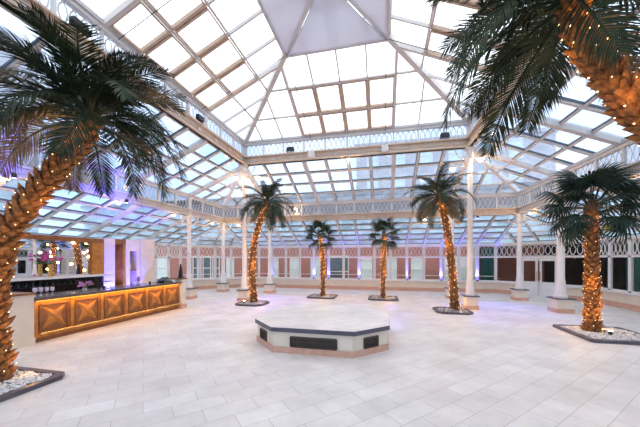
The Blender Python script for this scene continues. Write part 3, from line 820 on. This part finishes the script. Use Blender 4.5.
palm([(0,14.35,.05),(0,14.35,1.45),(.04,14.36,2.45),(.04,14.36,3.08)],
     .115, .09, 'fan', 1.0, 20, (0, 14.4, .72, .15),
     dict(planter='kerbed bed at the back, right of the middle', pebbles='white pebbles in the back bed right of the middle', palm='small fan palm at the back, nearer the rear right column', lights='warm string lights on the back right fan palm'),
     25, 220, .085, 80, .011, rows=6, lamp_e=6)
palm([(2.73,11.79,.05),(2.65,11.77,1.18),(2.52,11.64,2.35),(2.31,11.49,3.49),(2.06,11.33,4.30)],
     .145, .10, 'feather', 1.42, 32, (2.56, 11.52, .63, .20),
     dict(planter='kerbed bed in front of the rear right inner column', pebbles='white pebbles before the rear right inner column', palm='feathery palm leaning left beside the rear right inner column', lights='warm string lights on the palm by the rear right inner column'),
     16, 280, .10, 96, .010, rows=7, warm_lit=.05, lamp_e=5)
palm([(5.51,9.0,.05),(5.51,9.0,.89),(5.51,9.0,1.7),(5.46,8.96,3.28)],
     .16, .13, 'fan', 1.32, 28, (5.7, 8.78, .83, .06),
     dict(planter='large kerbed bed of the fan palm on the right', pebbles='white pebbles around the fan palm on the right', palm='big dark fan palm standing alone on the right', lights='warm string lights on the trunk of the right hand fan palm'),
     17, 220, .125, 96, .007, rows=7, lamp_e=4.5)
up_amber = (1, .50, .12)
uplight((5.63, 8.55, .05), (5.5, 9.0, 1.2), up_amber, 25, 'small amber spotlight in the pebbles below the right hand fan palm', M['lampg'], 70)
uplight((-5.95, 11.25, .05), (-5.75, 11.75, 1.2), up_amber, 40, 'small amber spotlight in the bed by the rear left inner column', M['lampg'], 70)
uplight((-5.45, 2.62, .05), (-5.8, 3.3, 1.6), up_amber, 40, 'small amber spotlight below the big near left palm', M['lampg'], 80)

# ---------------------------------------------------------------- bar
BX = -8.0
bc = empty('bar_counter', (BX-.4, 7.4, 0), 'long oak panelled bar with dark top and brass foot rail', 'bar')
MB().box(BX-.62, BX-.06, 4.95, 9.78, .10, 1.03).build('carcass', M['wood'], bc)
MB().box(BX-.55, BX-.10, 4.95, 9.78, 0, .10).build('kick_board', M['wooddk'], bc)
MB().box(BX-.75, BX+.10, 4.93, 9.80, 1.03, 1.09).build('counter_top', M['counter'], bc, bevel=.008)
MB().box(BX-.04, BX+.02, 4.96, 9.77, 1.0, 1.03).build('counter_moulding', M['wood'], bc)
MB().box(BX-.03, BX-.015, 5.0, 9.74, .985, .999).build('led_strip', M['led'], bc)
light('led_glow', 'AREA', (BX+.03, 7.38, .97), 15, (1, .50, .10), bc, target=(BX-.10, 7.38, .0), size=(4.7, .03))
np_ = 6; bw = (9.78-4.95)/np_
for i in range(np_):
    y0 = 4.95+bw*i; y1 = y0+bw
    MB().box(BX-.06, BX-.035, y0, y0+.09, .10, 1.0).build('pilaster', M['wood'], bc)
    f = MB()
    a, b, c, d = y0+.14, y1-.05, .24, .90
    for (p0, p1) in (((a,c),(b,c)),((a,d),(b,d)),((a,c),(a,d)),((b,c),(b,d))):
        f.bar((BX-.05, p0[0], p0[1]), (BX-.05, p1[0], p1[1]), .05, .045, (1,0,0))
    f.add([(BX-.056, q[0], q[1]) for q in ((a,c),(b,c),(b,d),(a,d))], [(0,1,2,3)]); pf = f.build('panel', M['wooddk'], bc); ORG[pf.name] = ORG[bc.name]
    # raised four-pointed relief
    m_ = MB(); yc, zc_ = (a+b)/2, (c+d)/2; pts = [(a+.04, c+.04), (yc, c+.17), (b-.04, c+.04), (b-.15, zc_), (b-.04, d-.04), (yc, d-.17), (a+.04, d-.04), (a+.15, zc_)]
    vs = [(BX-.06, y, z) for y, z in pts]+[(BX-.005, yc, zc_)]
    m_.add(vs, [(i_, (i_+1) % 8, 8) for i_ in range(8)])
    m_.build('star_relief', M['wood'], pf)
fr_ = MB().tube([(BX+.12, 5.0, .23), (BX+.12, 9.75, .23)], .022, 8).build('foot_rail', M['brass'], bc); ORG[fr_.name] = ORG[bc.name]
rb = MB()
for i in range(7): rb.tube([(BX+.12, 5.1+i*.76, .23), (BX-.04, 5.1+i*.76, .15)], .014, 6); rb.ball((BX+.12, 5.1+i*.76, .23), .035, 8, 6)
rb.build('rail_bracket', M['brass'], fr_)
for (y0, y1, lab) in ((4.28, 4.93, 'near end of the bar, beside the big palm'), (9.80, 10.12, 'far end of the bar')):
    sp_ = empty('stone_pillar', (BX-.2, (y0+y1)/2, 0), 'cream stone pillar with wooden cap closing the '+lab, 'pillar')
    MB().box(BX-.7, BX+.06, y0, y1, 0, .16).build('pillar_base', M['pink'] if y0 > 9 else M['cream'], sp_)
    MB().box(BX-.66, BX+.02, y0+.02, y1-.02 if y0 > 9 else y1, .16, 1.17).build('pillar_body', M['cream'], sp_)
    MB().box(BX-.72, BX+.07, y0-.03, y1+.03 if y0 > 9 else y1, 1.17, 1.215).build('pillar_cap', M['wooddk'], sp_, bevel=.005)
# back bar structure
X2 = -10.8
wb = empty('wall_bar', (X2, 8, 0), 'back wall of the bar with cream and violet lit panels', 'wall', kind='structure')
MB().box(X2-1.2, X2, 4.6, 8.93, 0, 2.75).build('wall_core', M['cream'], wb)
MB().box(X2-1.2, X2, 8.93, 9.42, 0, 2.83).build('wall_panel', M['cream'], wb)
MB().box(X2-1.2, X2-.9, 9.42, 9.92, 0, 2.83).build('recess_back', M['wooddk'], wb)
MB().box(X2-1.2, X2, 9.42, 9.92, 2.62, 2.83).build('recess_head', M['wooddk'], wb)
MB().box(X2-1.2, X2-.02, 9.80, 9.92, 0, 2.62).build('recess_jamb', M['wood'], wb)
MB().box(X2-1.2, X2, 9.92, 10.12, 0, 2.83).build('wall_panel', M['cream'], wb)
MB().box(X2-1.2, X2, 10.12, 10.46, 0, .55).build('niche_base', M['cream'], wb)
MB().box(X2-1.2, X2, 10.12, 10.46, 2.35, 2.83).build('niche_head', M['cream'], wb)
MB().box(X2-1.2, X2-.4, 10.12, 10.46, .55, 2.35).build('niche_back', M['wooddk'], wb)
MB().box(X2-.4, X2-.02, 10.12, 10.46, 1.48, 1.52).build('niche_shelf', M['wood'], wb)
MB().box(X2-1.2, X2, 10.46, 10.64, 0, 2.85).build('wall_panel', M['cream'], wb)
MB().box(X2-1.2, X2+.06, 10.64, 11.40, 0, 2.90).build('wall_pier', M['cream'], wb)
mr = empty('bar_mirror', (X2+.02, 6.8, 1.42), 'long wood framed mirror behind the bar', 'mirror')
MB().box(X2+.002, X2+.03, 5.0, 8.38, 1.45, 2.62).build('mirror_glass', M['mirror'], mr)
fb = MB(); fb.box(X2+.002, X2+.06, 4.62, 8.9, 2.62, 2.78).box(X2+.002, X2+.05, 8.38, 8.44, 1.42, 2.62); fb.build('mirror_frame', M['wooddk'], mr)
MB().box(X2+.002, X2+.045, 8.44, 8.92, 1.42, 2.62).build('side_panel', M['wood'], mr)
bb = empty('back_bar_cabinet', (-10.5, 6.8, 0), 'low dark back bar cabinet with pale ledge below the mirror', 'cabinet')
MB().box(X2+.01, -10.25, 4.7, 8.9, 1.36, 1.41).build('ledge', M['paper'], bb)
MB().box(X2+.01, X2+.05, 4.7, 8.9, .9, 1.36).build('back_panel', M['dark'], bb)
MB().box(X2+.01, -10.05, 4.7, 8.9, .85, .90).build('worktop', M['wooddk'], bb)
MB().box(X2+.01, -10.30, 4.7, 8.9, 1.13, 1.145).build('bottle_shelf', M['dark'], bb)
MB().box(X2+.01, -10.1, 4.7, 8.9, .08, .85).build('cabinet_body', M['dark'], bb)
for i in range(6):
    y0 = 4.74+i*.69
    dr_ = MB().box(-10.1, -10.07, y0, y0+.66, .12, .82).build('cabinet_door', M['wooddk'], bb); ORG[dr_.name] = ORG[bb.name]
    MB().box(-10.065, -10.045, y0+.56, y0+.59, .4, .65).build('handle', M['brass'], dr_)
def bottle_proto(h, r, m):
    return MB().lathe((0,0,0), [(r, 0), (r, h*.6), (r*.35, h*.76), (r*.33, h)], 8).mesh('bottle', m, smooth=True)
bm_ = bottle_proto(.20, .032, M['bottle'])
for k in range(44):
    o = bpy.data.objects.new('bottle', bm_); COL.objects.link(o)
    o.location = (-10.62+(k % 2)*.14, 4.85+(k//2)*.178, 1.147)
    tag(o, 'small dark bottle standing in the row under the mirror ledge', 'bottle', 'dark bottles under the mirror ledge')
# LED fixtures on the bar wall
def fixture(loc, target, e, label, group='blue uplights'):
    return uplight(loc, target, (.09, .09, 1.0), e*1.5, label, M['blue'], 75, group)
fixture((-10.45, 9.15, 0), (-10.85, 9.2, 1.9), 420, 'blue uplight on the floor before the violet lit bar wall')
fixture((-10.45, 10.2, 0), (-10.85, 10.1, 2.0), 260, 'blue uplight on the floor below the bar wall niche')

# items on the bar
def stem_glass(x, y, z, label):
    t = empty('wine_glass', (x, y, z), label, 'glass', 'glasses at the near end of the bar')
    MB().lathe((x,y,z), [(.032, 0), (.032, .004), (.005, .01), (.005, .085)], 10).build('foot', M['tumbler'], t, smooth=True)
    MB().lathe((x,y,z), [(.006, .085), (.035, .105), (.042, .15), (.038, .20)], 12).build('bowl', M['tumbler'], t, smooth=True)
for i, (x, y) in enumerate(((-8.25, 5.12), (-8.25, 5.24), (-8.25, 5.36), (-8.25, 5.48), (-8.37, 5.18), (-8.37, 5.30))):
    stem_glass(x, y, 1.09, 'pale stemmed bar glass, '+['front row, closest to the near pillar', 'front row, second from the near pillar', 'front row, third from the near pillar', 'front row, farthest from the near pillar', 'rear row, closer to the near pillar', 'rear row, farther from the near pillar'][i])
def orchid(x, y, z, h, m, pot, label, n=14, spread=.22, seed=1, vh=.2):
    rnd = random.Random(seed)
    t = empty('flower_arrangement', (x, y, z), label, 'flowers')
    MB().lathe((x,y,z), [(.05, 0), (.065, vh*.3), (.05, vh*.8), (.06, vh)], 12).build('vase', pot, t, smooth=True)
    s = MB(); bl = []
    for i in range(n):
        p = MB(); bl.append(p)
        a = rnd.uniform(0, 6.28); rr = rnd.uniform(.3, 1)*spread; hz = z+vh+rnd.uniform(.35, 1)*(h-vh)
        tip = Vector((x+rr*math.cos(a)*.6, y+rr*math.sin(a), hz)); s.tube([(x, y, z+vh*.9), (x+(tip.x-x)*.3, y+(tip.y-y)*.3, (z+vh+hz)/2+.03), tip], .004, 4)
        for k in range(5):
            b = 2*math.pi*k/5+rnd.random(); d = Vector((rnd.uniform(-.2, .2), math.cos(b), math.sin(b)))
            q = tip+d*.028; w = Vector((.02, -math.sin(b)*.018, math.cos(b)*.018)); bb_ = len(p.v)
            p.v += [tip, tip+d*.026+w, tip+d*.055, tip+d*.026-w]; p.f.append((bb_, bb_+1, bb_+2, bb_+3))
    for k in range(8):
        a = rnd.uniform(0, 6.28); r_ = spread*.6; s.bar((x, y, z+vh), (x+r_*.6*math.cos(a), y+r_*math.sin(a), z+vh+rnd.uniform(.02, .15)), .03, .004)
    s.build('stems', M['stem'], t)
    for p in bl: p.build('blossom', m, t)
    return t
orchid(-10.55, 6.95, 1.41, .80, M['magenta'], M['gold'], 'tall gold vase of magenta orchids before the bar mirror', 18, .34, 2, .42)
orchid(-8.35, 6.35, 1.09, .26, M['pinkp'], M['grey'], 'low pink orchids in a pot on the bar below the mirror end', 16, .20, 3, .08)
orchid(-8.35, 8.15, 1.09, .28, M['pinkp'], M['grey'], 'small pink flowers on the bar before the wall niche', 9, .10, 4, .12)
bt = empty('blue_candle_lamp', (-8.4, 7.1, 1.09), 'small glowing blue table lamp on the bar', 'lamp')
MB().lathe((-8.4, 7.1, 1.09), [(.04, 0), (.04, .02)], 12).build('lamp_base', M['dark'], bt); MB().lathe((-8.4, 7.1, 1.11), [(.035, 0), (.04, .07), (.03, .1)], 12).build('lamp_shade', M['blue'], bt)
for y, x in ((6.75, -8.35), (6.83, -8.42), (6.92, -8.35), (8.7, -8.4)):
    t = empty('tumbler', (x, y, 1.09), 'small dark tumbler on the bar, %s' % {6.75: 'closest to the pink orchids', 6.83: 'middle one of three by the pink orchids', 6.92: 'closest to the glowing blue lamp'}.get(y, 'beyond the small pink flowers'), 'glass', 'dark tumblers by the orchids' if y < 8 else None)
    MB().lathe((x, y, 1.09), [(.03, 0), (.035, .08), (.03, .08), (.026, .01)], 10).build('cup', M['bottle'], t)
rg_ = empty('cash_register', (-8.3, 9.35, 1.09), 'black till with pale slanted screen at the far end of the bar', 'till')
MB().frustum([(-8.5,9.1),(-8.12,9.1),(-8.12,9.55),(-8.5,9.55)], 1.09, [(-8.46,9.16),(-8.18,9.16),(-8.18,9.5),(-8.46,9.5)], 1.17).build('till_base', M['dark'], rg_)
MB().add([(-8.42,9.05,1.17),(-8.15,9.05,1.17),(-8.15,9.32,1.30),(-8.42,9.32,1.30),(-8.42,9.12,1.17),(-8.15,9.12,1.17),(-8.15,9.35,1.27),(-8.42,9.35,1.27)], [(0,1,2,3),(7,6,5,4),(0,4,5,1),(1,5,6,2),(2,6,7,3),(3,7,4,0)]).build('screen', M['dark'], rg_)
MB().box(-8.48, -8.16, 9.58, 9.74, 1.09, 1.16).build('receipt_printer', M['paper'], rg_)
ob = empty('table_obelisk', (-8.1, 9.95, 1.215), 'tall narrow black tapering lamp on the far pillar of the bar', 'lamp')
MB().frustum([(-8.19,9.86),(-8.01,9.86),(-8.01,10.04),(-8.19,10.04)], 1.215, [(-8.19,9.86),(-8.01,9.86),(-8.01,10.04),(-8.19,10.04)], 1.24).build('lamp_foot', M['dark'], ob)
MB().frustum([(-8.17,9.88),(-8.03,9.88),(-8.03,10.02),(-8.17,10.02)], 1.24, [(-8.12,9.93),(-8.08,9.93),(-8.08,9.97),(-8.12,9.97)], 1.80).build('lamp_body', M['blackcloth'], ob)
for k, (y, z) in enumerate(((10.22, 1.52), (10.32, 1.52), (10.27, .55))):
    o = MB().lathe((X2-.2, y, z), [(.03, 0), (.045, .05), (.045, .22), (.02, .28)], 10).build('decanter', M['tumbler'], smooth=True)
    tag(o, ['clear decanter on the niche shelf, nearer the doorway', 'clear decanter on the niche shelf, nearer the pier', 'clear decanter in the bottom of the niche'][k], 'decanter')

# ---------------------------------------------------------------- lamps
def spotlamp(x, y, z, label, e=8, arm=None, r=.06):
    """small warm spot on an arm; arm = the point it is fixed to"""
    t = empty('spotlight', (x, y, z), label, 'lamp')
    a = Vector(arm or (x, y, z+.15))
    MB().tube([a, (x, y, z+.06)], .015, 6).build('arm', M['steel'], t)
    MB().lathe((x,y,z), [(r*.5, .10), (r, .06), (r, -.01)], 12).build('housing', M['steel'], t, smooth=True)
    MB().ball((x,y,z-.02), r*.85, 10, 8).build('bulb', M['lampg'], t, smooth=True)
    light('lamp_light', 'POINT', (x, y, z-.16), e, (1, .58, .25), t, size=.07)
spotlamp(-6.82, 12.10, 5.88, 'bright warm lamp on the left arm of the rear left inner column', 22, (IL-.09, IB, 5.98), .13)
spotlamp(-5.80, 12.25, 5.88, 'bright warm lamp above the crown of the rear left feathery palm', 18, (IL+.09, IB, 5.98), .12)
spotlamp(3.74, 12.10, 5.95, 'bright warm lamp on the right arm of the rear right inner column', 24, (IR+.09, IB, 6.05), .13)
spotlamp(2.70, 12.05, 5.62, 'bright warm lamp above the crown of the rear right feathery palm', 18, (IR-.09, IB, 5.75), .12)
lb = 4.17
for (x, y, z, l) in (
    (OL+.10, 5.2, 4.07, 'warm spot under the bar side girder, nearest the big palm'),
    (OL+.10, 8.4, 4.07, 'warm spot under the bar side girder beside the grey round speakers'),
    (OL+.10, 11.2, 4.07, 'warm spot under the bar side girder before the column behind the bar'),
    (OL+.10, 14.2, 4.07, 'warm spot under the bar side girder near its rear corner'),
    (-8.5, OB-.10, 4.07, 'warm spot under the rear girder near its left corner'),
    (2.1, OB-.10, 4.07, 'warm spot under the rear girder behind the rear right palm'),
    (OR-.10, 14.2, 4.07, 'warm spot under the right girder near its rear corner'),
    (OR-.10, 9.1, 4.07, 'warm spot under the right girder beside the big fan palm'),
    (-1.46, IB-.10, 6.38, 'warm spot under the rear upper girder at its middle')):
    spotlamp(x, y, z, l, 14, (x, y, z+.14), .07)
spotlamp(-4.91, OB-.14, 4.90, 'warm lamp in front of the rear frieze above the back left fan palm', 12, (-4.91, OB-.02, 5.0), .07)
for y, l in ((7.20, 'nearer'), (7.62, 'farther')):
    t = empty('round_speaker', (OL+.28, y, 4.55), 'grey round speaker hung from the bar side girder, %s of the pair' % l, 'speaker')
    MB().ball((OL+.30, y, 4.52), .16, 14, 10).build('shell', M['grey'], t, smooth=True)
    MB().tube([(OL+.30, y, 4.66), (OL+.16, y, 4.78), (OL+.02, y, 4.78)], .015, 6).build('bracket', M['dark'], t)
def flood(x, y, z, e, label, s=1):
    t = empty('floodlight', (x, y, z), label, 'floodlight')
    ex = Vector(e).normalized(); nn = ex.cross(Vector((0,0,1)))
    c = Vector((x, y, z))
    MB().bar(c-ex*.15*s+Vector((0,0,.14*s)), c+ex*.15*s+Vector((0,0,.14*s)), .14*s, .16*s).build('housing', M['dark'], t)
    f = MB()
    for q in (-1, 1): f.bar(c+ex*q*.17*s+Vector((0,0,-.02)), c+ex*q*.17*s+Vector((0,0,.18*s)), .02, .03)
    f.bar(c-ex*.17*s, c+ex*.17*s, .03, .02); f.build('yoke', M['dark'], t)
flood(-4.16, IB-.12, 6.90, (1,0,0), 'black floodlight on the rear upper girder nearer the left inner column')
flood(2.45, IB-.12, 6.90, (1,0,0), 'black floodlight on the rear upper girder nearer the right inner column')
flood(IL+.12, 4.75, 6.90, (0,1,0), 'large black floodlight above the crown of the near left palm', 1.0)
flood(IL+.12, 8.84, 6.90, (0,1,0), 'black floodlight midway along the upper girder on the bar side')
for x, l in ((-3.12, 'left'), (.08, 'right')):
    t = MB().box(x-.14, x+.14, IB-.34, IB-.14, 6.52, 6.78).build('junction_box', M['white']); tag(t, 'white box fixed to the rear upper girder, %s one' % l, 'box')

# blue uplights on the back sill and by the left frieze
for (x, y, z, tx, ty, tz, e, l) in (
    (-4.55, 18.23, .665, -4.55, 18.345, 2.6, 60, 'blue uplight at the back wall behind the back left fan palm'),
    (-3.55, 18.23, .665, -3.55, 18.345, 2.6, 60, 'blue uplight at the back wall before the dark doorway'),
    (-1.55, 18.23, .665, -1.55, 18.345, 2.6, 80, 'blue uplight at the middle of the back wall'),
    (1.46, 18.23, .665, 1.46, 18.345, 2.6, 60, 'blue uplight at the back wall right of the back right fan palm'),
    (3.47, 18.23, .665, 3.47, 18.345, 2.6, 80, 'blue uplight at the back wall behind the rear right feathery palm'),
    (5.47, 18.23, .665, 5.47, 18.345, 2.6, 80, 'blue uplight at the back wall right of the rear right inner column'),
    (-7.57, 18.23, .665, -7.57, 18.345, 2.6, 40, 'blue uplight at the back wall behind the rear left column')):
    fixture((x, y+.03, z), (tx, ty, tz), e*2.2, l)
def blue_spot(x, y, z, t_, e, label, arm, size=60):
    t = empty('spotlight', (x, y, z), label, 'lamp', None)
    MB().tube([arm, (x, y, z+.06)], .014, 6).build('arm', M['steel'], t)
    MB().lathe((x,y,z), [(.04, .10), (.055, .06), (.055, -.02)], 12).build('housing', M['dark'], t, smooth=True)
    MB().lathe((x,y,z), [(.045, -.028), (.045, -.021)], 12).build('lens', M['blue'], t)
    light('beam_light', 'SPOT', (x, y, z-.06) if Vector(t_).z < z else (x, y, z+.14), e*1.4, (.10, .10, 1), t, t_, .05, size)
blue_spot(OL+1.0, 4.9, 3.95, (OL, 4.6, 4.7), 90, 'blue spot clamped to the bar side girder above the mirror', (OL+.05, 4.6, 4.2), 130)
blue_spot(OL+1.0, 7.9, 3.95, (OL, 7.9, 4.6), 90, 'blue spot clamped to the bar side girder above the violet wall', (OL+.05, 7.9, 4.2), 130)
blue_spot(.25, OB-.12, 4.05, (-.2, 11.5, 0), 300, 'blue spot under the rear girder beside the back right fan palm crown', (.25, OB-.05, 4.17))
blue_spot(-6.2, OB-.12, 4.05, (-5.5, 12.5, 0), 300, 'blue spot under the rear girder near the second outer column', (-6.2, OB-.05, 4.17))
blue_spot(4.6, OB-.12, 4.05, (4.6, 12.6, 0), 300, 'blue spot under the rear girder between inner column and double doors', (4.6, OB-.05, 4.17))

print('objects', len(COL.objects))
